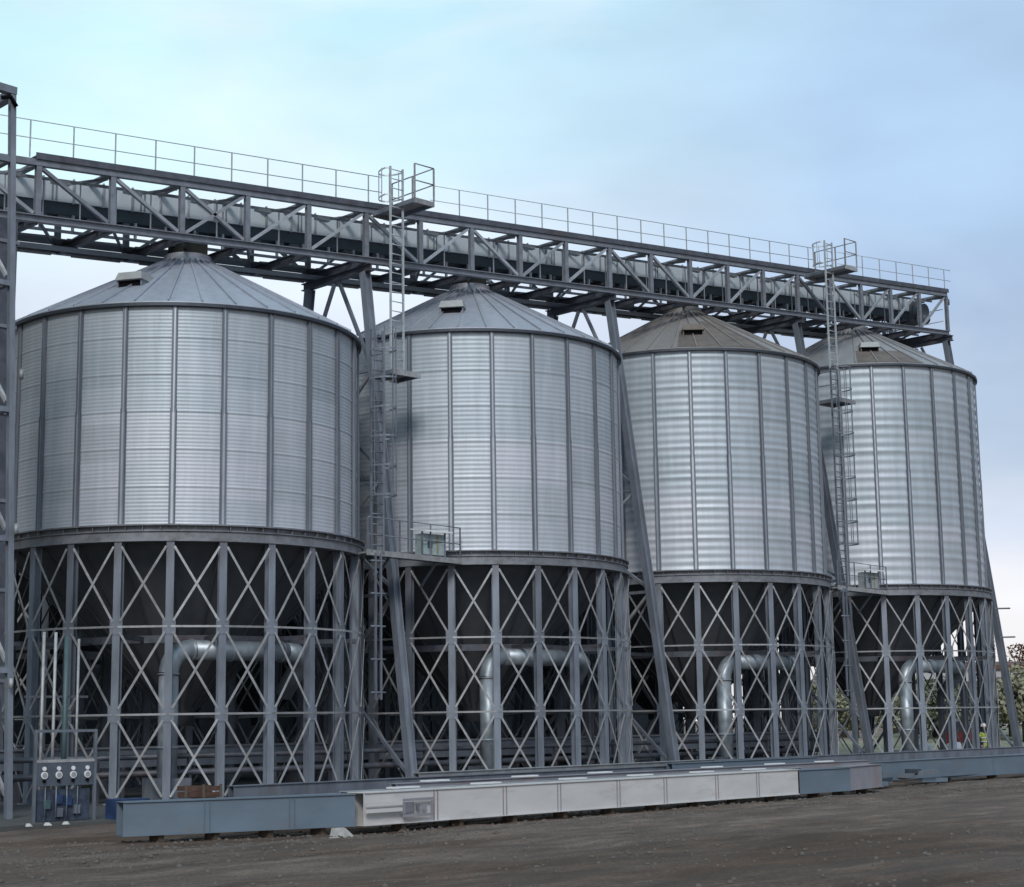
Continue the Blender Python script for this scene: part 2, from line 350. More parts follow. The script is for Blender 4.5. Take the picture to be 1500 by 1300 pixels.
def flat(mb, p, q, w, t, nrm):
    p = Vector(p); q = Vector(q); d = (q-p).normalized(); nn = Vector(nrm).normalized(); s_ = d.cross(nn).normalized()*w/2; n2_ = nn*t/2
    return mb.hexa([p-s_-n2_, p+s_-n2_, q+s_-n2_, q-s_-n2_, p-s_+n2_, p+s_+n2_, q+s_+n2_, q-s_+n2_])
def brace_mesh(zt_, zb_):
    mb = MB(); n_ = Vector((math.sin(D15/2), -math.cos(D15/2), 0))
    q = lambda p, z, o: Vector((p[0], p[1], z))+n_*o
    flat(mb, q(pa, zt_-.14, 0), q(pb, zb_+.14, 0), .06, .012, n_); flat(mb, q(pb, zt_-.14, .02), q(pa, zb_+.14, .02), .06, .012, n_)
    return mb.mesh('cross_brace', STEEL_L)
ME_BR = [brace_mesh(zleg, zb1), brace_mesh(zb1, zb2), brace_mesh(zb2, zb0)]
def tie(z):
    mb = MB(); n_ = Vector((math.sin(D15/2), -math.cos(D15/2), 0)); a, b_ = lerp(p0, p1, .03), lerp(p0, p1, .97)
    flat(mb, (a[0], a[1], z), (b_[0], b_[1], z), .052, .02, n_); return mb.mesh('tie_bar', STEEL_L)
ME_TIE = [tie(zb1), tie(zb2)]
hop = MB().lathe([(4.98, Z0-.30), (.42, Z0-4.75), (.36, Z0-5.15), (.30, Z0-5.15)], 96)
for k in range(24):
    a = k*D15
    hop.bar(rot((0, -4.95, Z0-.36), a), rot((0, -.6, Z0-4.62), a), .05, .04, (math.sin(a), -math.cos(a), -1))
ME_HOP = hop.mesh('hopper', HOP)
rb = MB().lathe([(5.02, Z0+.02), (5.24, Z0+.02), (5.24, Z0-.02), (5.10, Z0-.02), (5.10, Z0-.15), (5.21, Z0-.15), (5.21, Z0-.17), (5.16, Z0-.17), (5.16, Z0-.40), (5.24, Z0-.40), (5.24, Z0-.43), (4.9, Z0-.43)], 96, False)
for k in range(72): a = k*R(5)+R(2); rb.bar(rot((0, -5.14, Z0-.14), a), rot((0, -5.14, Z0-.03), a), .015, .12, (math.sin(a), -math.cos(a), 0))
ME_RING = rb.mesh('ring_beam', RING)
ir = MB().lathe([(3.05, Z0-2.75), (3.2, Z0-2.75), (3.2, Z0-2.95), (3.05, Z0-2.95), (3.05, Z0-2.75)], 48, False)
for k in range(12): a = k*R(30); ir.bar(rot((0, -3.2, Z0-2.85), a), rot((0, -5.1, Z0-2.85), a), .08, .12)
ME_IR = ir.mesh('hopper_support', STEEL_D)

def silo_meshes(i):
    h = ZE[i]; lam = LAM[i]; n_ = int(round((h-.06)/lam)); prof = []
    amp = (.0042, .0055, .0090, .0105)[i]
    sub = 4 if i < 2 else 6
    for k in range(n_*sub+1):
        z = .03+(h-.06)*k/(n_*sub); prof.append((RW+amp*math.cos(2*PI*k/sub)+(.012 if k % (sub*max(1, round((1.0+.05*i)/lam))) in (0, 1) else 0), Z0+z))
    # the wall is modelled from its own foot
    d = {}
    d['wall'] = MB().lathe(prof, 96).mesh('wall', WALL[i])
    sm = MB(); hm = h*.5+.02
    for (z0, z1, w, dp_) in ((Z0+hm, Z0+h-.05, .08, .05), (Z0+.04, Z0+hm+.1, .105, .06)):
        for sx in (-1, 1):
            sm.box(sx*w*.5-.018, sx*w*.5+.018, -RW-.022, -RW-dp_-.03, z0, z1)
        sm.box(-w*.5, w*.5, -RW-.034, -RW-.03-dp_*.55, z0+.003, z1-.003)
        sm.box(-w*.5-.035, w*.5+.035, -RW-.02, -RW-.030, z0+.006, z1-.006)
    d['stiffener'] = sm.mesh('stiffener', STIFF)
    d['stiffener'].materials.append(STIFF_SHADE)
    for p_ in d['stiffener'].polygons: p_.material_index = 0 if (p_.index//6) % 4 == 2 and p_.index % 6 == 4 else 1  # highlight painted on the ridge's outer face, shaded tone on the sides
    ze = Z0+h; ro = RW+.13
    rf = MB().lathe([(ro, ze-.03), (ro, ze+.02), (.80, ze+RH-.14), (.70, ze+RH-.02), (.70, ze+RH+.12), (.3, ze+RH+.12)], 72, False)
    for k in range(36):
        a = k*R(10)+R(3)
        rf.bar(rot((0, -ro, ze+.035), a), rot((0, -.84, ze+RH-.125), a), .035, .07, (0, 0, 1))
    d['roof'] = rf.mesh('roof', ROOF[i])
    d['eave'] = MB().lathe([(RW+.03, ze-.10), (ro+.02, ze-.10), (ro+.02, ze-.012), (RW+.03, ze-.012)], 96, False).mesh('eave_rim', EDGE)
    return d
def hatch(root, i, ang, style=0):
    """roof dormer: pale cover over a dark opening"""
    ze = Z0+ZE[i]; sl_ = math.atan2(RH-.16, RW+.13-.8); a = R(ang)
    e = bpy.data.objects.new('roof_hatch', None)
    rr_ = 3.35 if style == 0 else 3.55
    zz = ze+(RW+.13-rr_)*math.tan(sl_)
    mb = MB(); W = .42
    W = .36
    for sx in (-1, 1): mb.box(sx*W-.02, sx*W+.02, -rr_-.22, -rr_+.5, zz-.25, zz+.10)
    mb.box(-W, W, -rr_+.48, -rr_+.52, zz-.1, zz+.10)
    hb = mb.build('roof_hatch', STEEL if style == 0 else BROWN, root, rz=a)
    c_ = MB(); y0, y1 = -rr_-.30, -rr_+.55; w2 = W+.05
    c_.hexa([(-w2,y0,zz+.10),(w2,y0,zz+.10),(w2,y1,zz+.10),(-w2,y1,zz+.10),(-w2+.06,y0+.10,zz+.33),(w2-.06,y0+.10,zz+.33),(w2-.06,y1,zz+.33),(-w2+.06,y1,zz+.33)])
    c_.build('hatch_cover', PALE if style != 2 else BROWN, hb)
    MB().box(-W+.025, W-.025, -rr_-.17, -rr_-.13, zz-.16, zz+.095).build('hatch_opening', BLACK, hb)
    return hb
def patch(root, i, a0, a1, r0, r1, lift=.012):
    ze = Z0+ZE[i]; k_ = (RH-.16)/(RW+.13-.8)
    zf = lambda r_: ze+.02+(RW+.13-r_)*k_+lift
    MB().lathe([(r0, zf(r0)), (r1, zf(r1))], 24, False, R(a0), R(a1)).build('discoloured_roof_sheet', BROWN, root)
def make_silo(i, loc, label, group, d):
    t_ = thing('grain_silo', label, 'silo', loc, R(PH[i]), group)
    w = link('wall', d['wall'], t_)
    for k in range(24): link('wall_stiffener', d['stiffener'], w, rz=k*D15)
    rf = link('roof', d['roof'], t_); link('eave_rim', d['eave'], rf)
    link('ring_beam', ME_RING, t_); link('hopper', ME_HOP, t_); link('hopper_support', ME_IR, t_)
    for k in range(24):
        link('leg', ME_LEG, t_, rz=k*D15)
        for me in ME_BR: link('cross_brace', me, t_, rz=k*D15)
        for me in ME_TIE: link('tie_bar', me, t_, rz=k*D15)
    return t_, rf
GF = 'galvanised silos in the front row under the gallery'
GB = 'silos in the rear row seen through the legs'
FL = ['nearest and widest looking corrugated silo, behind the control board at the left',
      'second silo from the left, with a small white roofed cabinet at its left side',
      'third silo from the left, fine brown stained roof around a dark slot, between two ladders',
      'farthest front silo, at the right end of the row']
FL[2] = 'third silo from the left, its roof stained brown round a dark slot'
BL = ['dark rear silo seen between the legs of the leftmost silo at the frame edge',
      'dark rear silo seen through the right legs of the leftmost silo',
      'dark rear silo seen through the legs of the second silo',
      'dark rear silo seen through the legs of the third silo']
for i in range(4):
    d = silo_meshes(i)
    t_, rf = make_silo(i, (i*S, 0, ZG), FL[i], GF, d)
    # hatches and vents, angles relative to the silo's own rotation (view side is about -35)
    if i == 0:
        hatch(rf, 0, -62-PH[0]+3, 0)
    elif i == 1: hatch(rf, 1, -52-PH[1], 0)
    elif i == 2:
        hatch(rf, 2, -45-PH[2], 2); patch(rf, 2, -53-PH[2], -12-PH[2], 5.10, 3.2); patch(rf, 2, -33-PH[2], -13-PH[2], 3.2, 2.0)
    else:
        hatch(rf, 3, -45-PH[3], 1); patch(rf, 3, -54-PH[3], -22-PH[3], 5.10, 3.6)
    if i < 3:   # small lid on the right flank of the roof
        a = R(72-PH[i]); r_ = 3.9; zz = Z0+ZE[i]+(RW+.13-r_)*(RH-.16)/(RW+.13-.8)
        MB().hexa([(-.25,-r_-.25,zz-.1),(.25,-r_-.25,zz-.1),(.25,-r_+.25,zz+.02),(-.25,-r_+.25,zz+.02),(-.25,-r_-.3,zz+.18),(.25,-r_-.3,zz+.18),(.25,-r_+.2,zz+.42),(-.25,-r_+.2,zz+.42)]).build('inspection_lid', STEEL_L, rf, rz=a)
    make_silo(i, (i*S, 12.0, ZG), BL[i], GB, d)

# ------------------------------------------------------------------ conveyor gallery
zt = lambda x: 10.436+.0862*x
zb = lambda x: 8.756+.0811*x
GW = 1.5
gal = thing('conveyor_gallery', 'long grey steel truss gallery with a railed walkway running over the silo roofs', 'conveyor gallery', (0, 0, 0))
X0, X1 = -5.71, 39.41; DX = (X1-X0)/20
XS = [X0+DX*k for k in range(-3, 21)]
for sy in (-1, 1):
    y = sy*GW
    MB().bar((XS[0], y, zt(XS[0])-.09), (X1, y, zt(X1)-.09), .16, .18).build('top_chord', TRUSS, gal)
    c = MB(); c.ibeam((XS[0], y, zb(XS[0])), (X1+.1, y, zb(X1+.1)), .20, .20, .025); c.build('bottom_chord', TRUSS, gal)
    for k, x in enumerate(XS):
        MB().ibeam((x, y, zb(x)+.1), (x, y, zt(x)-.18), .16, .13, .03, (0, 1, 0)).build('truss_post', TRUSS, gal)
pat = '\\\\'+'\\'+'\\\\X//\\X///\\\\////\\\\///'
pat = '\\\\\\' + '\\\\X//\\/\\//' + '\\' + '\\/' + '//' + '\\\\' + '///'
pat = pat[:23]
while len(pat) < 23: pat += '/'
for k in range(23):
    xa, xb = XS[k], XS[k+1]
    for sy in (-1, 1):
        y = sy*(GW-.02); ch = pat[k] if sy < 0 else ('/' if pat[k] != '/' else '\\')
        if ch in '\\X': MB().bar((xa+.12, y, zt(xa)-.22), (xb-.12, y, zb(xb)+.14), .10, .10, (0,1,0)).build('truss_diagonal', TRUSS_L if k % 3 else TRUSS, gal)
        if ch in '/X': MB().bar((xa+.12, y+.0, zb(xa)+.14), (xb-.12, y, zt(xb)-.22), .085, .10, (0,1,0)).build('truss_diagonal', TRUSS_L, gal)
for k, x in enumerate(XS):
    MB().ibeam((x, -GW+.06, zb(x)-.01), (x, GW-.06, zb(x)-.01), .14, .24, .03).build('floor_beam', STEEL_D, gal)
    MB().bar((x, -GW+.09, zt(x)-.10), (x, GW-.09, zt(x)-.10), .12, .14).build('roof_beam', TRUSS, gal)
    if k < 23:
        x2 = XS[k+1]
        MB().bar((x+.1, -GW+.12, zb(x)+.02), (x2-.1, GW-.12, zb(x2)+.02), .07, .07).build('floor_brace', STEEL_D, gal)
        MB().bar((x+.1, GW-.12, zt(x)-.24), (x2-.1, -GW+.12, zt(x2)-.24), .07, .07).build('roof_brace', TRUSS, gal)
# walkway decks (top and inside) ------------------------------------------------
dk = MB(); xa = X0-.15
def slab_(mb, x0, x1, y0, y1, zf, dz0, dz1):
    mb.hexa([(x0,y0,zf(x0)+dz0),(x1,y0,zf(x1)+dz0),(x1,y1,zf(x1)+dz0),(x0,y1,zf(x0)+dz0),(x0,y0,zf(x0)+dz1),(x1,y0,zf(x1)+dz1),(x1,y1,zf(x1)+dz1),(x0,y1,zf(x0)+dz1)])
slab_(dk, xa, X1+.05, -GW-.12, -GW+.42, zt, .035, .075); dk.build('walkway_deck', STEEL_D, gal)
dk = MB(); slab_(dk, xa, X1+.05, -GW-.14, -GW-.125, zt, -.02, .16); dk.build('toe_board', STEEL_D, gal)
dk = MB(); slab_(dk, XS[0], X1, .72, GW-.12, zb, .13, .16); dk.build('service_floor', TRUSS, gal)
# sheet roof over the rear half, thin, in bays
for k in range(3, 23):
    x, x2 = XS[k]+.03, XS[k+1]-.03
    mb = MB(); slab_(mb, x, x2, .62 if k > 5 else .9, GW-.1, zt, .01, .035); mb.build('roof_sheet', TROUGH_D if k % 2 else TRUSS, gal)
# conveyor: casing and return housing with joint flanges
XC0, XC1 = XS[0]-.5, 38.2
mb = MB(); slab_(mb, XC0, XC1, -.30, .62, zt, -.72, -.08); mb.build('conveyor_casing', TROUGH, gal)
x = XC0+.5; mb = MB()
j = 0
while x < XC1:
    mb = MB(); slab_(mb, x, x+.05, -.36, -.302, zt, -.76, -.04); j += 1; mb.build('casing_flange', TRUSS_L, gal)
    if 0: slab_(mb, x+.35, x+.38, -.33, -.302, zt, -.72, -.09); slab_(mb, x+.6, x+.63, -.33, -.302, zt, -.72, -.09)
    for xx in ((.3, .42) if j % 3 == 0 else ()):
        mb = MB(); slab_(mb, x+xx, x+xx+.03, -.34, -.302, zt, -.70, -.10); mb.build('casing_flange', TRUSS, gal)
    x += .94
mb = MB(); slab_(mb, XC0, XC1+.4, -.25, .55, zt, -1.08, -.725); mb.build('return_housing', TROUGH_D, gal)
mb = MB(); x = XC0
rnd = random.Random(5)
while x < XC1:
    w = rnd.uniform(.15, .5); mb = MB(); slab_(mb, x, x+w, -.22, .5, zt, -1.08-rnd.uniform(.03, .13), -1.083); mb.build('idler_bracket', STEEL_D, gal); x += w+rnd.uniform(.2, .9)
for k in range(46):
    x = XC0+1+k; MB().box(x-.03, x+.03, -.34, -.26, zb(x)+.12, zt(x)-1.09).build('conveyor_stool', TRUSS_L, gal)
# stringers, thin hangers and light fittings that fill the truss
for y, z_, f_ in ((-.75, -.30, zt), (-.95, .16, zb), (.05, .14, zb), (1.1, -.30, zt)):
    mb = MB(); slab_(mb, XS[0], X1, y-.03, y+.03, f_, z_, z_+.08); mb.build('stringer', TRUSS, gal)
for k in range(44):
    x = XS[0]+.55+k*1.13
    if x < X1-.3:
        MB().bar((x, -.75, zb(x)+.2), (x, -.75, zt(x)-.26), .03, .03).build('hanger_rod', TRUSS_L, gal)
for k in range(23):
    x = XS[k]+.7; MB().box(x, x+.5, -1.05, -.86, zt(x)-.42, zt(x)-.31).build('light_fitting', RAIL, gal)
    MB().bar((XS[k]+.2, GW-.2, zb(XS[k])+.3), (XS[k+1]-.2, GW-.2, zb(XS[k+1])+.3), .05, .12).build('rear_toe_plate', TRUSS_L, gal)
# cable tray hung in the floor; pale strips stand in for a sunlit flange
mb = MB(); slab_(mb, XS[0], X1-1.5, .45, .95, zb, -.16, -.135)
mb.build('cable_tray', TRUSS, gal)
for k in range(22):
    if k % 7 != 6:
        mb = MB(); slab_(mb, XS[k]+.35, XS[k+1]-.30, 1.28, 1.34, zb, -.20, -.135); mb.build('sunlit_flange_strip', STEEL_L, gal)
# drive head at the right end
mb = MB(); x = 38.3
mb.box(x-.1, x+.75, -.45, .75, zt(x)-1.25, zt(x)-.25); mb.tube([(x+.3, -.9, zt(x)-.75), (x+.3, 1.0, zt(x)-.75)], .33, 14); mb.tube([(x-.1, -.85, zt(x)-1.15), (x+.45, -.85, zt(x)-1.15)], .2, 12)
mb.build('drive_head', STEEL_D, gal)
# bright outlet hoods hanging at both ends
mb = MB()
# guard rail on the front edge of the walkway
rl = MB(); yr = -GW-.1
XR = [X0-.32+1.292*k for k in range(37)]
gap = ((6.15, 8.2), (29.2, 30.9))
def inseg(x): return any(a < x < b_ for a, b_ in gap)
segs = [(XS[1], gap[0][0]), (gap[0][1], gap[1][0]), (gap[1][1], X1+.3)]
rb_ = MB()
for a, b_ in segs:
    for dz_ in (1.05, .55): rb_.tube([(a, yr, zt(a)+dz_), (b_, yr, zt(b_)+dz_)], .014, 6)
ro_ = rb_.build('guard_rail', RAIL, gal)
for x in XR:
    if x > XS[1] and not inseg(x) and x < X1+.1: MB().bar((x, yr, zt(x)+.02), (x, yr, zt(x)+1.05), .032, .032).build('rail_post', RAIL, ro_)
for x in (X1-.05, X1-1.1):   # end rail on the inner deck
    MB().bar((x, GW-.3, zb(x)+.1), (x, GW-.3, zb(x)+1.2), .04, .04).build('rail_post', STEEL_L, ro_)
rr2 = MB()
for dz_ in (.6, 1.15): rr2.tube([(X1-2.2, GW-.3, zb(X1)+dz_-.12), (X1, GW-.3, zb(X1)+dz_)], .02, 6); rr2.tube([(X1, GW-.3, zb(X1)+dz_), (X1, -GW+.2, zb(X1)+dz_)], .02, 6)
for q in range(7): x = X1-1.4+q*.2; rr2.bar((x, GW-.32, zb(x)+.1), (x, GW-.32, zb(x)+1.15), .025, .025)
rr2.build('end_railing', STEEL_L, gal)
MB().tube([(X1+.1, -GW, zt(X1)-.55), (X1+.1, -GW, zt(X1)-.30)], .10, 10).build('end_lamp', STEEL_D, gal)
# spouts from the gallery into the roofs
for i in range(4):
    x = i*S; z0, z1 = ZE[i]+RH+.08, max(zb(x)+.35, ZE[i]+RH+.3)
    sp_ = MB(); sp_.box(x-.42, x+.42, -.42, .42, z0, z1-.0); sp_.lathe([(.55, z0-.02), (.55, z0+.08), (.4, z0+.08)], 20)
    if i:  # lathe is built round the origin: move it
        for q in range(len(sp_.v)-60, len(sp_.v)): vx = sp_.v[q]; sp_.v[q] = (vx[0]+x, vx[1], vx[2])
    sp_.build('filling_spout', mat('spout_steel', (.035,.035,.03), .8, .1, .3, 4) if i == 0 else bpy.data.materials['spout_steel'], gal)

# ------------------------------------------------------------------ trestles carrying the gallery
TL = ['raking steel trestle between the leftmost and second silo beside a ladder', 'raking steel trestle in the gap left of the brown stained roof',
      'raking steel trestle between the third and the farthest front silo', 'raking steel trestle at the far right end of the gallery']
for j, (xt, yb_) in enumerate(((5.6, -3.62), (16.9, -3.95), (28.1, -4.05), (39.35, -3.85))):
    t_ = thing('gallery_trestle', TL[j], 'trestle', (xt, 0, ZG), 0, 'raking trestles carrying the gallery')
    zz = zb(xt)-.14-ZG
    for sy in (-1, 1):
        for q in (0, 1):
            pass
        MB().ibeam((0, sy*1.42, zz-.24), (0, sy*-yb_, .1), .26, .26, .03, (0, 1, 0) if False else (1, 0, 0)).build('raking_leg', STEEL, t_)
        MB().bar((0, sy*-yb_-.25, .12), (0, sy*-yb_+.25, .12), .5, .05).build('base_plate', STEEL, t_)
    MB().ibeam((0, -1.75, zz-.12), (0, 1.75, zz-.12), .22, .24, .03).build('cap_beam', STEEL_D, t_)
    yy = lambda z: 1.42+(-yb_-1.42)*(1-(z-.1)/(zz-.34))
    lv = [zz-.4, zz-3.6, zz-7.2, zz-10.8, .3] if j else [zz-.4, zz-3.4, zz-6.8, zz-10.4, .3]
    for sy in (-1, 1): MB().bar((0, sy*.12, zz-.3), (0, sy*(yy(lv[1])-.14), lv[1]+.1), .10, .10).build('trestle_brace', STEEL, t_)
    for a, b_ in zip(lv[1:], lv[2:]):
        MB().bar((0, -yy(a)+.12, a-.1), (0, yy(b_)-.12, b_+.1), .09, .09).build('trestle_brace', STEEL_L, t_)
        MB().bar((.1, yy(a)-.12, a-.1), (.1, -yy(b_)+.12, b_+.1), .09, .09).build('trestle_brace', STEEL, t_)
    if j == 3:
        for z in (6.6, 5.35): MB().tube([(0, -yy(z), z), (.75, -yy(z)-.35, z+.02)], .035, 8).build('lamp_arm', STEEL, t_)
    for z in lv[1:-1]: MB().bar((0, -yy(z)+.12, z), (0, yy(z)-.12, z), .10, .10).build('trestle_strut', STEEL, t_)

# ------------------------------------------------------------------ ladders
def ladder(name, label, x, y, z0, z1, rung, cage0=None, rz=0, group=None, wide=False, step=.3, half=.23, mt=STEEL_L):
    t_ = thing(name, label, 'ladder', (x, y, z0), rz, group); H = z1-z0
    for sx in (-1, 1): MB().bar((sx*half, 0, 0), (sx*half, 0, H), .05, .06, (0,1,0)).build('stile', mt, t_)
    z = .2; me = MB().tube([(-half, 0, 0), (half, 0, 0)], .018, 6).mesh('rung', mt)
    while z < H-.05:
        link('rung', me, t_, (0, 0, z)); z += step
    if cage0 is not None:
        hp = MB(); pts = [(-half, 0, 0)]+[(-.36*math.cos(PI*q/10), -.12-.62*math.sin(PI*q/10), 0) for q in range(11)]+[(half, 0, 0)]
        for a, b_ in zip(pts, pts[1:]): flat(hp, a, b_, .05, .012, (Vector(a)+Vector(b_)+Vector((0,.8,0))).normalized())
        me2 = hp.mesh('cage_hoop', mt); z = cage0
        while z < H+.01: link('cage_hoop', me2, t_, (0, 0, z)); z += .85
        for q in (1, 3, 5, 7, 9):
            px_, py_ = -.36*math.cos(PI*q/10), -.12-.60*math.sin(PI*q/10)
            MB().bar((px_, py_, cage0), (px_, py_, H), .035, .010, (0,1,0)).build('cage_strip', mt, t_)
    return t_
def platform(label, x0, x1, y0, y1, z, rails, group, rz=0, origin=None, toe=True):
    ox, oy = (x0+x1)/2, (y0+y1)/2
    t_ = thing('access_platform', label, 'platform', (ox, oy, z), rz, group); a, b_ = (x1-x0)/2, (y1-y0)/2
    MB().box(-a, a, -b_, b_, -.03, .0).build('deck', STEEL_L, t_)
    for sy in (-1, 1): MB().box(-a, a, sy*b_-.03, sy*b_+.03, -.17, -.032).build('edge_beam', STEEL_L, t_)
    for sx in (-1, 1): MB().box(sx*a-.03, sx*a+.03, -b_+.035, b_-.035, -.15, -.032).build('edge_beam', STEEL, t_)
    cor = {'l': ((-a, -b_), (-a, b_)), 'r': ((a, -b_), (a, b_)), 'f': ((-a, -b_), (a, -b_)), 'b': ((-a, b_), (a, b_))}
    posts = set()
    for s_ in rails:
        p, q = cor[s_]; posts |= {p, q}
        ln = math.hypot(q[0]-p[0], q[1]-p[1]); nn = int(ln/1.3)
        for w in range(1, nn+1): posts.add((p[0]+(q[0]-p[0])*w/(nn+1), p[1]+(q[1]-p[1])*w/(nn+1)))
        mb = MB()
        for hh in (.55, 1.08): mb.tube([(*p, hh), (*q, hh)], .02, 6)
        mb.build('handrail', STEEL_L, t_)
    for p in posts: MB().bar((*p, 0), (*p, 1.08), .045, .045).build('rail_post', STEEL_L, t_)
    return t_
for j, (ox, dzz, nm) in enumerate(((0, 0, ('between the leftmost and second silo', 'near')), (2*S, 1, ('between the third and farthest front silo', 'far')))):
    ztop = zt(6+ox)+.10
    side = (5.27, 7.20)[j]
    where = nm[0]
    platform('small railed platform jutting from the gallery '+where, 5.72+ox, 6.50+ox, -3.7, -1.68, ztop-.28, 'rf', 'top platforms on the gallery')
    ladder('caged_ladder', 'pale upper ladder dropping from the top platform '+where, 5.58+ox, -3.0, side, ztop+.80, 1, cage0=ztop-side-.1, group='upper ladders', half=.25, rz=R(180), mt=RAIL)
    # short cage hoops at the top of the ladder only (see the picture): plus the mid platform on the silo side
    platform('pale high landing under the upper ladder '+where, 4.80+ox, 5.85+ox, -3.75, -2.75, side, 'l', 'landings on the silo walls')
    ladder('caged_ladder', 'caged middle ladder in the dark gap '+where, 3.72+ox, -4.3, -.33, side+.9, 1, cage0=1.6, group='middle caged ladders', half=.22, mt=STEEL)
    ladder('wide_runged_ladder', 'lower ladder with widely spaced rungs '+where, 3.75+ox, -4.3, -4.5 if j == 0 else -4.4, -.36, 1, group='lower ladders', half=.10, step=.93, mt=STEEL)
    lo = thing('landing_walkway', 'pale narrow walkway at ring level joining the silos '+where, 'walkway', (5.35+ox, -3.72, -.33), R(8), 'ring level walkways')
    MB().box(-2.1, 2.1, -.3, .3, -.05, 0).build('deck', STEEL_L, lo)
    MB().box(-2.1, 2.1, -.34, -.302, -.10, .06).build('toe_board', STEEL_L, lo)
    mb = MB()
    for hh in (.5, 1.0): mb.tube([(-2.05, -.31, hh), (2.05, -.31, hh)], .015, 6)
    hr = mb.build('handrail', STEEL, lo)
    for q in range(4): MB().bar((-2.05+q*1.366, -.31, .0), (-2.05+q*1.366, -.31, 1.0), .035, .035).build('rail_post', STEEL, hr)
    for q in (-.9, 1.2): MB().bar((q, -.1, -.06), (q, .55, -.8), .06, .06).build('bracket', STEEL, lo)
    # wide rung brackets
    for q in range(5):
        z = -1.15-.0-q*.93+.6
    cbx = thing('control_cabinet', 'small white roofed cabinet on the walkway '+where, 'cabinet', (6.25+ox, -3.68, -.33), 0, 'cabinets on the walkways')
    MB().box(-.42, .42, -.18, .18, .1, .72).build('housing', mat('cabinet_paint_%s' % nm[1], (.34,.42,.43) if j == 0 else (.34,.37,.38), .5, .1, .2, 6), cbx)
    MB().hexa([(-.55,-.42,.76),(.55,-.42,.76),(.55,.25,.86),(-.55,.25,.86),(-.55,-.42,.80),(.55,-.42,.80),(.55,.25,.90),(-.55,.25,.90)]).build('rain_roof', HELM, cbx)
    MB().box(-.24, -.06, -.20, -.182, .3, .5).build('door_panel', GREEN, cbx)
    MB().box(.12, .17, -.20, -.182, .15, .7).build('conduit', mat('ochre_%d' % j, (.30,.24,.10), .6), cbx)
    for sx in (-.45, .45): MB().box(sx-.02, sx+.02, -.2, -.16, .0, .78).build('stand', STEEL, cbx)
# cross rungs of the lower ladder are wider than its stiles
for o in list(bpy.data.objects):
    if o.name.startswith('wide_runged_ladder'):
        for ch in o.children:
            if ch.name.startswith('rung'): ch.scale = (2.6, 1.6, 1.6)

# ------------------------------------------------------------------ galvanised air ducts
def arc(c, a, b_, r_, n_=8):   # quarter turn from direction a to direction b (unit vectors), centre c
    return [Vector(c)+Vector(a)*r_*math.cos(PI/2*q/n_)+Vector(b_)*r_*math.sin(PI/2*q/n_) for q in range(n_+1)]
DL = ['galvanised air duct bending over inside the legs of the leftmost silo', 'galvanised air duct bending over inside the legs of the second silo',
      'galvanised air duct bending over inside the legs of the third silo', 'galvanised air duct bending over inside the legs of the farthest silo']
for i in range(4):
    t_ = thing('air_duct', DL[i], 'duct', (i*S-2.62, -3.5, ZG+.1), 0, 'air ducts under the silos')
    H = 3.92; rr_ = .62; rad = .26
    MB().tube([(0,0,.6), (0,0,H-rr_)], rad, 16).build('riser', DUCT, t_)
    MB().tube(arc((rr_, 0, H-rr_), (-1,0,0), (0,0,1), rr_), rad+.004, 16, False).build('elbow', DUCT, t_)
    MB().tube([(rr_, 0, H), (3.7, 0, H)], rad, 16).build('horizontal_run', DUCT, t_)
    MB().tube([(3.7,0,H), (4.1,.05,H-.02), (4.4,.2,H-.15), (4.55,.5,H-.4), (4.55,1.2,H-1.1)], rad+.006, 16).build('outlet_bend', DUCT, t_)
    for z in (1.4, H-rr_-.02): MB().tube([(0,0,z-.02), (0,0,z+.02)], rad+.035, 16).build('joint_collar', DUCT, t_)
    for x in (rr_+.04, 1.9, 3.55): MB().tube([(x-.02,0,H), (x+.02,0,H)], rad+.035, 16).build('joint_collar', DUCT, t_)
    MB().box(-.45, .45, -.45, .45, 0, .62).build('fan_housing', STEEL, t_)

# ------------------------------------------------------------------ discharge conveyors under the hoppers
for j, y in enumerate((0, 12.0)):
    t_ = thing('discharge_conveyor', ('long dark conveyor trough at ground level under the front silos', 'long dark conveyor trough at ground level under the rear silos')[j], 'conveyor', (11, y, ZG+.1))
    MB().box(-20, 20, -.32, .32, .85, 1.35).build('trough', STEEL, t_)
    MB().box(-20, 20, -.38, .38, 1.353, 1.40).build('lid', TRUSS, t_)
    for q in range(13): MB().box(-19+q*3-.05, -19+q*3+.05, -.34, .34, 0, .847).build('stand', STEEL_D, t_)
t_ = thing('pipe_rack', 'low horizontal grey pipes on stands behind the front silo legs', 'pipe rack', (9, -2.2, ZG+.1))
for z, r_ in ((1.15, .07), (.72, .09)): MB().tube([(-19, 0, z), (19, 0, z)], r_, 10).build('pipe', STEEL_D, t_)
for q in range(14): MB().box(-18.5+q*2.8-.04, -18.5+q*2.8+.04, -.06, .06, 0, 1.3).build('stand', STEEL_D, t_)

# ------------------------------------------------------------------ elevator tower frame at the left edge
t_ = thing('elevator_tower', 'tall grey steel tower frame cut off by the left edge of the photo', 'tower', (-9.1, -7, ZG))
H = 9.45-ZG
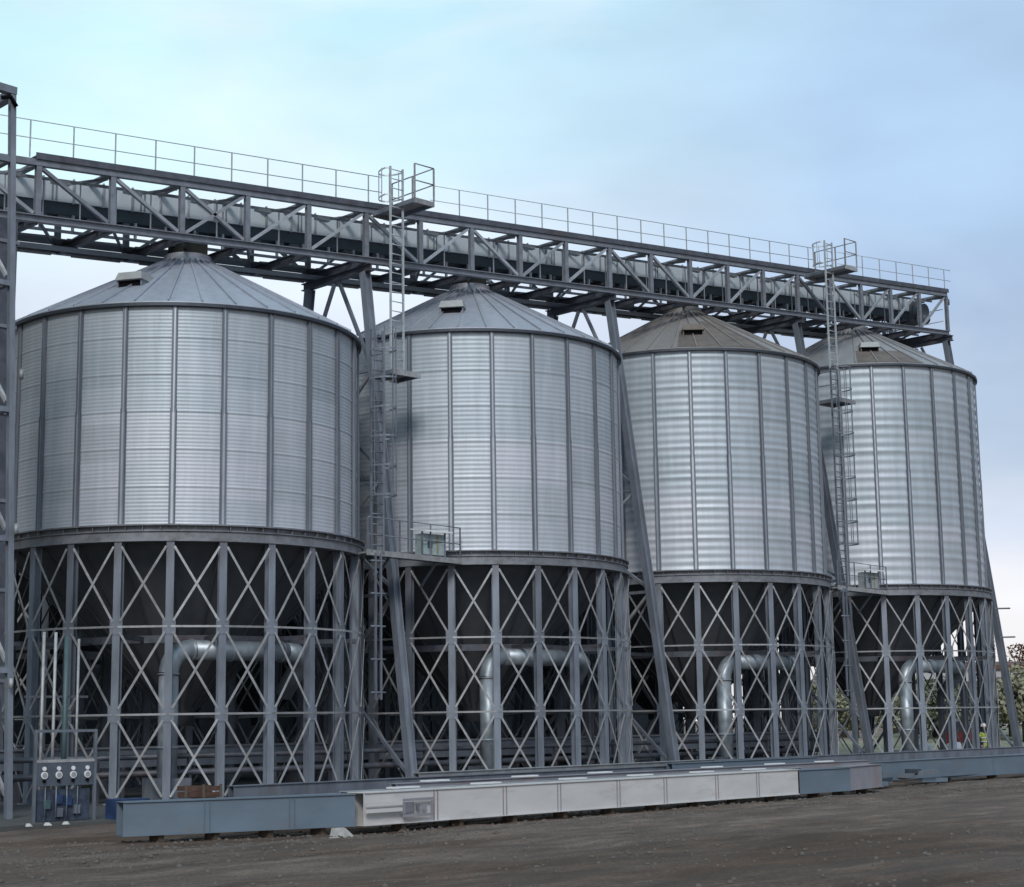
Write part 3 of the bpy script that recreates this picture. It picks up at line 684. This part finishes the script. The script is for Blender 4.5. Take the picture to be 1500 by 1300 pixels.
# nearest post leans in slightly towards its foot
MB().ibeam((.26, 0, .1), (-.24, 0, H), .13, .15, .03, (0,1,0)).build('tower_post', STEEL, t_)
MB().ibeam((.10, 2.6, .1), (-.45, 2.6, H-.2), .13, .15, .03, (0,1,0)).build('tower_post', STEEL, t_)
for y in (0, 2.6): MB().ibeam((-2.4, y, .1), (-2.6, y, H), .22, .26, .03, (0,1,0)).build('tower_post', STEEL, t_)
MB().bar((-2.7, 0, H+.0), (-.16, 0, H-.09), .18, .18).build('top_beam', STEEL, t_)
MB().bar((-.2, .14, H-.14), (-.2, 2.5, H-.14), .2, .2).build('top_beam', STEEL, t_)
for k in range(6):
    z = .5+k*2.9
    if z+2.9 > H: break
    MB().bar((.28-.1*k-.02, .15, z+.1), (.15-.1*k, 2.45, z+2.7), .08, .08).build('tower_brace', STEEL_L, t_)
    MB().bar((-2.4, 0, z+2.8), (.2-.1*k, 0, z+2.8), .12, .12).build('tower_strut', STEEL, t_)
    MB().bar((.2-.1*k, .15, z+2.85), (.2-.1*k, 2.45, z+2.85), .12, .12).build('tower_strut', STEEL, t_)
for z, y in ((6.3, -.2), (9.8, -.2), (2.9, -.2)):
    MB().tube([(.12, y, z), (.12, y, z+.22)], .05, 12).build('tower_lamp', STEEL_L, t_)
MB().tube([(-.55, -.1, H-.35), (-.35, -.16, H-.3), (-.2, -.16, H-.5)], .05, 8).build('cable_loop', BLACK, t_)

# dark enclosed leg of the elevator just behind it
t_ = thing('bucket_elevator', 'dark enclosed elevator leg standing inside the tower at the left edge', 'elevator', (-8.35, -4.6, ZG))
MB().box(-.35, .35, -.3, .3, .1, 14.2).build('casing', STEEL_D, t_)
for q in range(7): MB().box(-.39, .39, -.34, .34, 1.0+q*2.1, 1.08+q*2.1).build('flange', TRUSS, t_)

# ------------------------------------------------------------------ control board at the left
t_ = thing('control_board', 'grey metal control board frame with four pale round gauges at the lower left', 'control board', (-8.62, -9, ZG+.04))
w = .70
for sx in (-w, w): MB().box(sx-.03, sx+.03, -.03, .03, 0, 1.90).build('upright', STEEL, t_)
MB().box(-w-.03, w+.03, -.032, .032, 1.902, 1.96).build('top_rail', STEEL, t_)
MB().box(-w+.03, w-.03, -.028, .028, 1.28, 1.34).build('middle_rail', STEEL_L, t_)
MB().box(-w+.032, w-.032, -.02, .012, .80, 1.277).build('panel_plate', mat('panel_grey', (.10,.12,.15), .5, .2, .2, 5), t_)
for q in range(4):
    x = -.50+q*.335
    gg = MB().tube([(x, -.022, 1.02), (x, -.06, 1.02)], .075, 18).build('gauge', HELM, t_)
    MB().tube([(x, -.061, 1.02), (x, -.065, 1.02)], .055, 16).build('dial', PALE, gg)
    MB().tube([(x, -.022, 1.155), (x, -.05, 1.155)], .045, 14).build('indicator_lamp', HELM, t_)
    MB().tube([(x, -.022, .90), (x, -.06, .90)], .035, 12).build('switch_knob', BLACK, t_)
MB().box(-.62, .62, .05, .08, .08, .72).build('lower_board', mat('board_dark', (.045,.06,.09), .6, 0, .5, 9), t_)
for x, z, mm in ((-.40, .42, GREEN), (-.12, .52, BLUE), (.1, .48, BLUE), (-.1, .25, STEEL), (.3, .3, STEEL)):
    MB().box(x-.07, x+.07, -.02, .048, z-.09, z+.09).build('junction_box', mm, t_)
for x in (-.45, -.2, .05, .3): MB().tube([(x, -.01, .15), (x, -.01, .78)], .014, 6).build('cable_conduit', STEEL, t_)

t_ = thing('conduit_risers', 'thin vertical conduits rising behind the control board', 'conduits', (-8.6, -8.3, ZG+.1))
for x, h_, r_, mm in ((-.22, 3.98, .035, STEEL_L), (.06, 3.98, .035, STEEL_L), (.33, 3.9, .06, GREEN), (.62, 3.85, .03, STEEL_L)):
    MB().tube([(x, 0, 0), (x, 0, h_)], r_, 8).build('conduit', mm, t_)
MB().bar((-.6, .06, 2.6), (.9, .06, 2.6), .05, .05).build('conduit_clamp_rail', STEEL_D, t_)
tag(MB().box(-.32, .40, -.3, .3, 0, .42).build('blue_bundle', BLUE, None, (-7.35, -9.35, ZG+.10)), 'dark blue wrapped bundle on the ground right of the control board', 'bundle')
rk = MB(); rn = random.Random(3)
for q in range(3):
    t2 = MB(); pebble(t2, 0, 0, 0, .09); o = t2.build('pale_stone', mat('pale_stone_%d' % q, (.5,.5,.47), .9, 0, .2, 6), None, (-9.9+q*.42, -9.9, ZG+.1))
    tag(o, ('leftmost', 'middle', 'rightmost')[q]+' of the three pale stones on the kerb at the lower left corner', 'stone', 'pale stones on the kerb')

# ------------------------------------------------------------------ stacked steel beams in front
def beam(name, label, p, q, h, wdt, m_, z=ZG+.12, ribs=0, group='long steel beams laid out in front of the silos', split=None, ends=True):
    p = Vector((*p, 0)); q = Vector((*q, 0)); d = q-p; Ln = d.length
    t_ = thing(name, label, 'steel beam', (p.x, p.y, z), math.atan2(d.y, d.x), group)
    f = .016
    MB().box(0, Ln, -wdt/2, wdt/2, h-f, h).build('top_flange', m_, t_)
    MB().box(0, Ln, -wdt/2, wdt/2, 0, f).build('bottom_flange', m_, t_)
    MB().box(0.004, Ln-.004, -wdt/2+.035, -wdt/2+.055, f+.001, h-f-.001).build('web', m_, t_)
    MB().box(0.004, Ln-.004, wdt/2-.055, wdt/2-.035, f+.001, h-f-.001).build('web', m_, t_)
    for k in range(ribs):
        x = Ln*(k+1)/(ribs+1)+(k % 2)*.15
        for dx in (0, .10): MB().box(x+dx, x+dx+.012, -wdt/2+.012, -wdt/2+.034, f+.002, h-f-.002).build('web_joint', OFFW if m_ is WHITE else m_, t_)
    return t_
beam('box_beam', 'blue grey painted beam at the near left end of the beam row', (-10.75, -14.75), (-6.45, -15.9), .60, .50, GREYP, ribs=2)
beam('box_beam', 'long white painted beam in the middle of the beam row', (-6.40, -16.0), (8.35, -15.1), .62, .50, WHITE, ribs=7)
beam('box_beam', 'blue grey painted beam joined to the far end of the white beam', (8.42, -15.1), (10.75, -15.0), .60, .50, GREYP, ribs=0)
beam('box_beam', 'short off white beam between two blue grey beams at the right', (10.85, -14.9), (13.2, -14.3), .62, .50, OFFW, ribs=0)
beam('box_beam', 'long blue grey beam running out of the right edge of the photo', (18.3, -12.3), (40, -11.6), .60, .50, GREYP, ribs=4)
MATS = [GREYP, STEEL_L, WHITE, STEEL, GREYP, STEEL_L]
RL = ['rear beam lying directly behind the near grey beam', 'pale rear beam behind the white beam, second row back', 'thin pale rear beam behind the white beam, third row back',
      'grey rear beam in the fourth row back beside the silo legs', 'grey rear beam behind the right hand beams', 'narrow rear beam closest to the far silo legs']
RL += ['galvanised rear beam stacked high in the fifth row, against the second silo legs', 'short dark rear beam lying on the back of the stack near the third silo']
for k, (pp, qq, h_, m_, dz_) in enumerate((((-9.3, -14.35), (-2.0, -15.1), .56, STEEL, 0), ((-6.2, -15.35), (9.6, -14.4), .58, STEEL_L, .04), ((-4.4, -14.7), (14.0, -13.5), .60, OFFW, .10),
        ((-7.6, -13.6), (12.5, -12.3), .58, STEEL, .17), ((12.8, -13.2), (34, -11.0), .55, GREYP, .06), ((3.5, -12.0), (36, -9.9), .62, STEEL, .18), ((-2.5, -13.2), (9.0, -12.0), .60, STEEL_L, .24), ((6.0, -13.1), (12.6, -12.75), .50, GREYP, .32))):
    beam('box_beam', RL[k], pp, qq, h_, .26, m_, z=ZG+.12+dz_, ribs=0)
# recessed splice with plates at the left end of the white beam
sp_ = thing('splice_bracket', 'white bolted bracket with a slotted opening on the near end of the white beam', 'bracket', (-6.0, -16.275, ZG+.12), math.atan2(.9, 14.75))
MB().box(.55, 1.35, -.03, 0, .42, .47).build('bracket_bar', OFFW, sp_); MB().box(.55, 1.35, -.03, 0, .12, .17).build('bracket_bar', OFFW, sp_)
MB().box(.55, .60, -.028, 0, .18, .41).build('bracket_post', OFFW, sp_); MB().box(1.30, 1.35, -.028, 0, .18, .41).build('bracket_post', OFFW, sp_)
MB().box(.62, .84, -.02, 0, .20, .40).build('slot', RING, sp_); MB().box(.90, 1.0, -.02, 0, .22, .36).build('slot', RING, sp_); MB().box(1.05, 1.18, -.02, 0, .24, .34).build('slot', OFFW, sp_)
for z in (.40, .28): MB().box(-.42, .5, -.05, -.005, z-.04, z+.03).build('bracket_tongue', WHITE, sp_)
# white tags on the rear beams
rn = random.Random(9)
for q, x in enumerate((-4.6, -2.2, .6, 3.0, 5.4, 7.6)):
    y = -15.35+.06*(x+6.2)
    o = MB().box(-.36, .36, -.11, .11, 0, .03).build('packing_plate', HELM, None, (x, y, ZG+.12+.625), R(3))
    tag(o, 'one of the small white plates lying on the rear beams behind the white beam', 'plate', 'white plates on the rear beams')
for q, x in enumerate((-3.2, -.4, 2.2, 6.6, 9.4, 11.8)):
    y = -14.7+.065*(x+4.4)
    o = MB().box(-.34, .34, -.10, .10, 0, .03).build('packing_plate', HELM, None, (x, y, ZG+.12+.704), R(4))
    tag(o, 'one of the small white plates lying on the rear beams behind the white beam', 'plate', 'white plates on the rear beams')
# packing timbers
k = 0
for (pp, qq, n_) in (((-10.6, -14.8), (-6.6, -15.85), 4), ((-6.1, -15.98), (8.2, -15.1), 9), ((8.7, -15.1), (13, -14.35), 3), ((18.6, -12.3), (33, -11.8), 5)):
    for q in range(n_):
        f_ = (q+.5)/n_; x = pp[0]+(qq[0]-pp[0])*f_; y = pp[1]+(qq[1]-pp[1])*f_
        o = MB().box(-.055, .055, -.16, .14, -.02, .117).build('packing_timber', WOOD, None, (x, y, ZG), R(3+q))
        tag(o, 'squat weathered timber packed under the row of steel beams', 'timber block', 'timbers under the beams')
# crate on the near beam
t_ = thing('wooden_crate', 'low rusty brown wooden crate sitting on the near grey beams', 'crate', (-9.0, -14.6, ZG+.725), R(-14)); t_.scale = (.8, .8, .8)
for z in (.0, .14): MB().box(-.42, .42, -.30, -.27, z+.01, z+.12).build('side_board', RUST, t_); MB().box(-.42, .42, .27, .30, z+.01, z+.12).build('side_board', RUST, t_)
for sx in (-.42, .0, .42): MB().box(sx-.03, sx+.03, -.33, -.302, -.0, .30).build('corner_post', WOOD, t_)
MB().box(-.40, .40, -.265, .265, .0, .03).build('crate_floor', RUST, t_)
# pale slab chunk and junk pile
ch = MB(); pebble(ch, 0, 0, 0, .30); tag(ch.build('broken_slab', mat('pale_rubble', (.36,.34,.32), .9, 0, .3, 5), None, (-7.35, -16.75, ZG)), 'pale broken slab of rubble lying before the joint of grey and white beams', 'rubble')
for q in range(2): bpy.data.objects
t_ = thing('fittings_pile', 'jumbled blue grey steel fittings in the gap between the right hand beams', 'fittings', (15.6, -13.2, ZG))
rn = random.Random(4)
for q in range(14):
    x = rn.uniform(-1.9, 1.9); y = rn.uniform(-.4, .4); a = rn.uniform(-.5, .5); z = rn.uniform(.08, .5); ln = rn.uniform(.25, .8)
    MB().bar((x-ln*math.cos(a), y-ln*math.sin(a), z), (x+ln*math.cos(a), y+ln*math.sin(a), z+rn.uniform(-.06, .06)), .12, .12).build('fitting', rn.choice((STEEL, GREYP, TROUGH_D)), t_)

# ------------------------------------------------------------------ person in a yellow vest
def skinned(name, verts, edges, rad, m_, parent, sub=2, root=0):
    me = bpy.data.meshes.new(name); me.from_pydata(verts, edges, []); me.materials.append(m_)
    o = link(name, me, parent)
    md = o.modifiers.new('skin', 'SKIN'); md.use_smooth_shade = True
    sv = me.skin_vertices[0].data
    for i_, r_ in enumerate(rad): sv[i_].radius = (r_, r_) if not isinstance(r_, tuple) else r_
    sv[root].use_root = True
    ms_ = o.modifiers.new('sub', 'SUBSURF'); ms_.levels = sub; ms_.render_levels = sub
    return o
pr = thing('person', 'person in a yellow hi-vis vest and white helmet standing by the farthest silo legs', 'person', (35.1, -4.7, ZG+.0), R(-35)); pr.scale = (.94, .94, .94)
V = [(0,0,.93), (0,.01,1.10), (0,0,1.30), (0,0,1.43), (0,-.01,1.50), (0,-.02,1.60), (0,-.02,1.68),
     (.17,0,1.40), (.24,.02,1.14), (.22,-.12,.94), (.20,-.18,.86), (-.17,0,1.40), (-.25,.02,1.14), (-.23,-.10,.93), (-.21,-.17,.86),
     (.10,0,.88), (.12,-.02,.50), (.13,.02,.10), (.14,-.14,.05), (-.10,0,.88), (-.12,.0,.50), (-.14,.03,.10), (-.15,-.13,.05)]
E_ = [(0,1),(1,2),(2,3),(3,4),(4,5),(5,6),(3,7),(7,8),(8,9),(9,10),(3,11),(11,12),(12,13),(13,14),(0,15),(15,16),(16,17),(17,18),(0,19),(19,20),(20,21),(21,22)]
RD = [.135,.13,.15,.09,.055,.085,.08,.07,.05,.04,.035,.07,.05,.04,.035,.10,.07,.05,.045,.10,.07,.05,.045]
skinned('body', V, E_, RD, DKBL, pr)
skinned('vest', [(0,0,.74), (0,.01,1.10), (0,0,1.30), (0,0,1.40), (.14,0,1.38), (-.14,0,1.38), (.22,.01,1.22), (-.22,.01,1.22)], [(0,1),(1,2),(2,3),(3,4),(3,5),(4,6),(5,7)], [.155,.15,.17,.11,.09,.09,.075,.075], YEL, pr)
skinned('head', [(0,-.02,1.55), (0,-.03,1.62), (0,-.02,1.70), (0,-.115,1.61)], [(0,1),(1,2),(1,3)], [.07,.09,.075,.014], SKIN, pr)
MB().lathe([(.135, 1.68), (.125, 1.72), (.10, 1.79), (.05, 1.82), (.0, 1.825)], 20).build('helmet', HELM, pr)
for z in (1.02, 1.18): MB().lathe([(.172, z), (.176, z+.02), (.172, z+.04)], 20).build('reflective_band', HELM, pr)
for sx in (-1, 1):
    hd = MB(); bx = sx*.205
    for q in range(4): hd.tube([(bx+(q-1.5)*.02, -.19, .85), (bx+(q-1.5)*.022, -.215, .80), (bx+(q-1.5)*.02, -.20, .765+.006*abs(q-1.5))], .009, 6)
    hd.tube([(bx-sx*.03, -.18, .87), (bx-sx*.055, -.20, .83)], .010, 6); hd.box(bx-.04, bx+.04, -.20, -.175, .83, .90)
    hd.build('hand', SKIN, pr)

# dark red machine and white sacks behind the far legs
t_ = thing('site_machine', 'low dark red machine on wheels behind the farthest silo legs', 'machine', (47.5, 4.0, ZG), R(20))
MB().box(-1.4, 1.4, -.6, .6, .55, 1.25).build('body', REDM, t_); MB().hexa([(-1.3,-.5,1.252),(.2,-.5,1.252),(.2,.5,1.252),(-1.3,.5,1.252),(-1.1,-.45,1.75),(.0,-.45,1.75),(.0,.45,1.75),(-1.1,.45,1.75)]).build('hood', DKBL, t_)
for sx in (-.9, .9):
    for sy in (-.62, .62): MB().tube([(sx, sy-.1, .42), (sx, sy+.1, .42)], .40, 18).build('wheel', TYRE, t_)
MB().tube([(1.0, .3, 1.26), (1.0, .3, 1.9)], .05, 8).build('exhaust', STEEL_D, t_)
for q, (x, y) in enumerate(((41.2, 2.2), (42.4, 3.0), (43.1, 1.6))):
    pb_ = MB().lathe([(.0, 0), (.42, .02), (.47, .3), (.42, .62), (.2, .72), (.0, .72)], 14)
    o = pb_.build('bulk_bag', mat('bag_%d' % q, (.45,.50,.56), .8, 0, .25, 6), None, (x, y, ZG+.1))
    tag(o, ('left', 'middle', 'right')[q]+' pale bulk bag in the cluster behind the farthest silo legs', 'bag', 'pale bags behind the silo')

t_ = thing('storage_hall', 'long dark storage hall closing the view behind the rear silos', 'building', (4, 24, ZG))
HALL = mat('dark_cladding', (.045,.05,.06), .75, .1, .3, .6, (3,1,.2))
MB().box(-44, 46, 0, 14, 0, 15.2).build('wall', HALL, t_)
MB().hexa([(-44.3,-.3,15.2),(46.3,-.3,15.2),(46.3,14.3,15.2),(-44.3,14.3,15.2),(-44.3,6.5,17),(46.3,6.5,17),(46.3,7.5,17),(-44.3,7.5,17)]).build('roof', STEEL_D, t_)
for q in range(5): MB().box(-38+q*14, -34+q*14, -.06, -.004, .1, 4.6).build('gate', mat('gate_%d' % q, (.03,.035,.045), .7, 0, .3, 1), t_)
# ------------------------------------------------------------------ far background on the right
GR = mat('grass_bank', (.19,.19,.125), .95, 0, .45, .25, tint=(.34,.30,.25), tintfac=.9, tscale=.12)
def at(px, D):     # direction seen along a heading (tan of the angle off the lens axis), distance D
    tt = (px-750)/2482; return Vector((-27+D*(.694+.72*tt), -41.7+D*(.72-.694*tt), 0))
bk = MB(); n_ = 60; rows = [(96, 0), (103, 1.3), (112, 2.3), (140, 2.6), (150, 2.9), (156, 0), (220, 0)]
for D, h_ in rows:
    for q in range(n_+1):
        p = at(-700+q*52, D); hh = h_*(.65+.5*noise.noise(Vector((q*.31, D*.05, 2)))+.35*math.sin(q*.11))
        bk.v.append((p.x, p.y, ZG-.1+max(0, hh) if h_ else ZG-.3))
for i in range(len(rows)-1):
    for q in range(n_): bk.face([i*(n_+1)+q, i*(n_+1)+q+1, (i+1)*(n_+1)+q+1, (i+1)*(n_+1)+q], True)
o = bk.build('grass_bank', GR); o['kind'] = 'structure'
def leafmat(name, c):
    m_ = mat(name, c, .8, 0, .35, .8); return m_
LM = [leafmat('leaf_green', (.20,.225,.16)), leafmat('leaf_olive', (.27,.265,.18)), leafmat('leaf_rust', (.20,.075,.03)), leafmat('leaf_dark', (.15,.17,.12))]  # greens paled so distance haze sits in the leaf colour
BARK = mat('bark', (.07,.055,.045), .9, 0, .3, 5)
def tree(label, px, D, h_, w_, li, seed, dens=2600):
    rn = random.Random(seed); p = at(px, D)
    t_ = thing('tree', label, 'tree', (p.x, p.y, ZG+1.5), rn.uniform(0, 6), 'trees beyond the yard')
    tr = MB(); tr.tube([(0,0,-1.6), (.1,0,h_*.3), (0,.1,h_*.75)], .2, 8, True, [.26, .18, .05])
    for q in range(7):
        a = rn.uniform(0, 6.3); z = h_*rn.uniform(.25, .6); tr.tube([(0,0,z), (w_*.3*math.cos(a), w_*.3*math.sin(a), z+h_*.18)], .05, 5, True, [.08, .02])
    tr.build('trunk', BARK, t_)
    cr = MB(); cl = [(rn.gauss(0, w_*.22), rn.gauss(0, w_*.22), h_*rn.uniform(.08, .92), rn.uniform(.14, .26)*w_) for _ in range(20)]
    for q in range(dens):
        c = rn.choice(cl); v = Vector((rn.gauss(0,1), rn.gauss(0,1), rn.gauss(0,1))).normalized()*c[3]*rn.uniform(.5, 1.1); v.z *= .8
        ctr = Vector(c[:3])+v; s_ = rn.uniform(.10, .22); a = Vector((rn.gauss(0,1), rn.gauss(0,1), rn.gauss(0,1))).normalized(); b_ = a.orthogonal().normalized()
        b0 = len(cr.v); cr.v += [tuple(ctr+a*s_), tuple(ctr+b_*s_*.6), tuple(ctr-a*s_), tuple(ctr-b_*s_*.6)]; cr.face([b0, b0+1, b0+2, b0+3])
    cr.build('crown', LM[li], t_)
trees = [(1225, 118, 5.2, 4.5, 1, 'yellowish tree seen in the gap left of the farthest silo'), (1262, 132, 6.2, 5, 0, 'dark green tree seen low behind the third gap trestle'),
         (1335, 126, 5.5, 5, 1, 'olive tree seen through the duct of the farthest silo'), (1375, 140, 6.2, 5, 0, 'green tree seen through the middle legs of the farthest silo'),
         (1418, 128, 5.2, 5, 1, 'light olive tree seen through the right legs of the farthest silo'), (1468, 122, 4.8, 5, 1, 'low olive tree just right of the last trestle'),
         (1512, 150, 7.4, 6, 1, 'taller green tree at the right edge of the photo'), (1483, 190, 9.6, 6, 2, 'rust coloured tree top above the pale building'),
         (1560, 150, 8.0, 8, 3, 'dark tree outside the right edge beyond the bank'), (1180, 140, 6, 6, 3, 'dark tree hidden low behind the third silo legs'), (1300, 150, 7, 6, 3, 'darker tree between the olive and green trees'),
         (1242, 112, 4.6, 5, 1, 'low bushy olive tree at the foot of the third gap trestle'), (1356, 116, 4.8, 5.5, 1, 'low bushy olive tree between duct and middle legs'),
         (1395, 114, 4.6, 5.5, 0, 'low green tree behind the dark red machine'), (1440, 116, 4.7, 5.5, 1, 'low olive tree behind the person in yellow'), (1488, 112, 5.0, 5, 1, 'low olive tree nearest the right edge')]
for q, (px, D, h_, w_, li, lab) in enumerate(trees): tree(lab, px, D, h_*(.66 if li != 2 and px > 1450 else .52 if li != 2 else 1), w_, li, q+3)
p = at(1500, 165)
bl = thing('warehouse', 'long pale grey building with a brown roof line at the right edge', 'building', (p.x, p.y, ZG), R(-44))
MB().box(-13, 26, -4, 4, 0, 6.3).build('wall', mat('pale_cladding', (.46,.45,.48), .7, 0, .08, .5, (1,1,.2)), bl)
MB().hexa([(-13.3,-4.3,6.3),(26.3,-4.3,6.3),(26.3,4.3,6.3),(-13.3,4.3,6.3),(-13.3,-4.3,6.7),(26.3,-4.3,6.7),(26.3,4.3,7.3),(-13.3,4.3,7.3)]).build('roof', mat('brown_roofing', (.13,.06,.04), .8, 0, .2, 1), bl)
for q in range(5): MB().box(-10+q*6, -8.4+q*6, -4.03, -4.002, 3.6, 4.8).build('window', mat('window_dark_%d' % q, (.05,.06,.08), .2), bl)
bpy.context.view_layer.update()
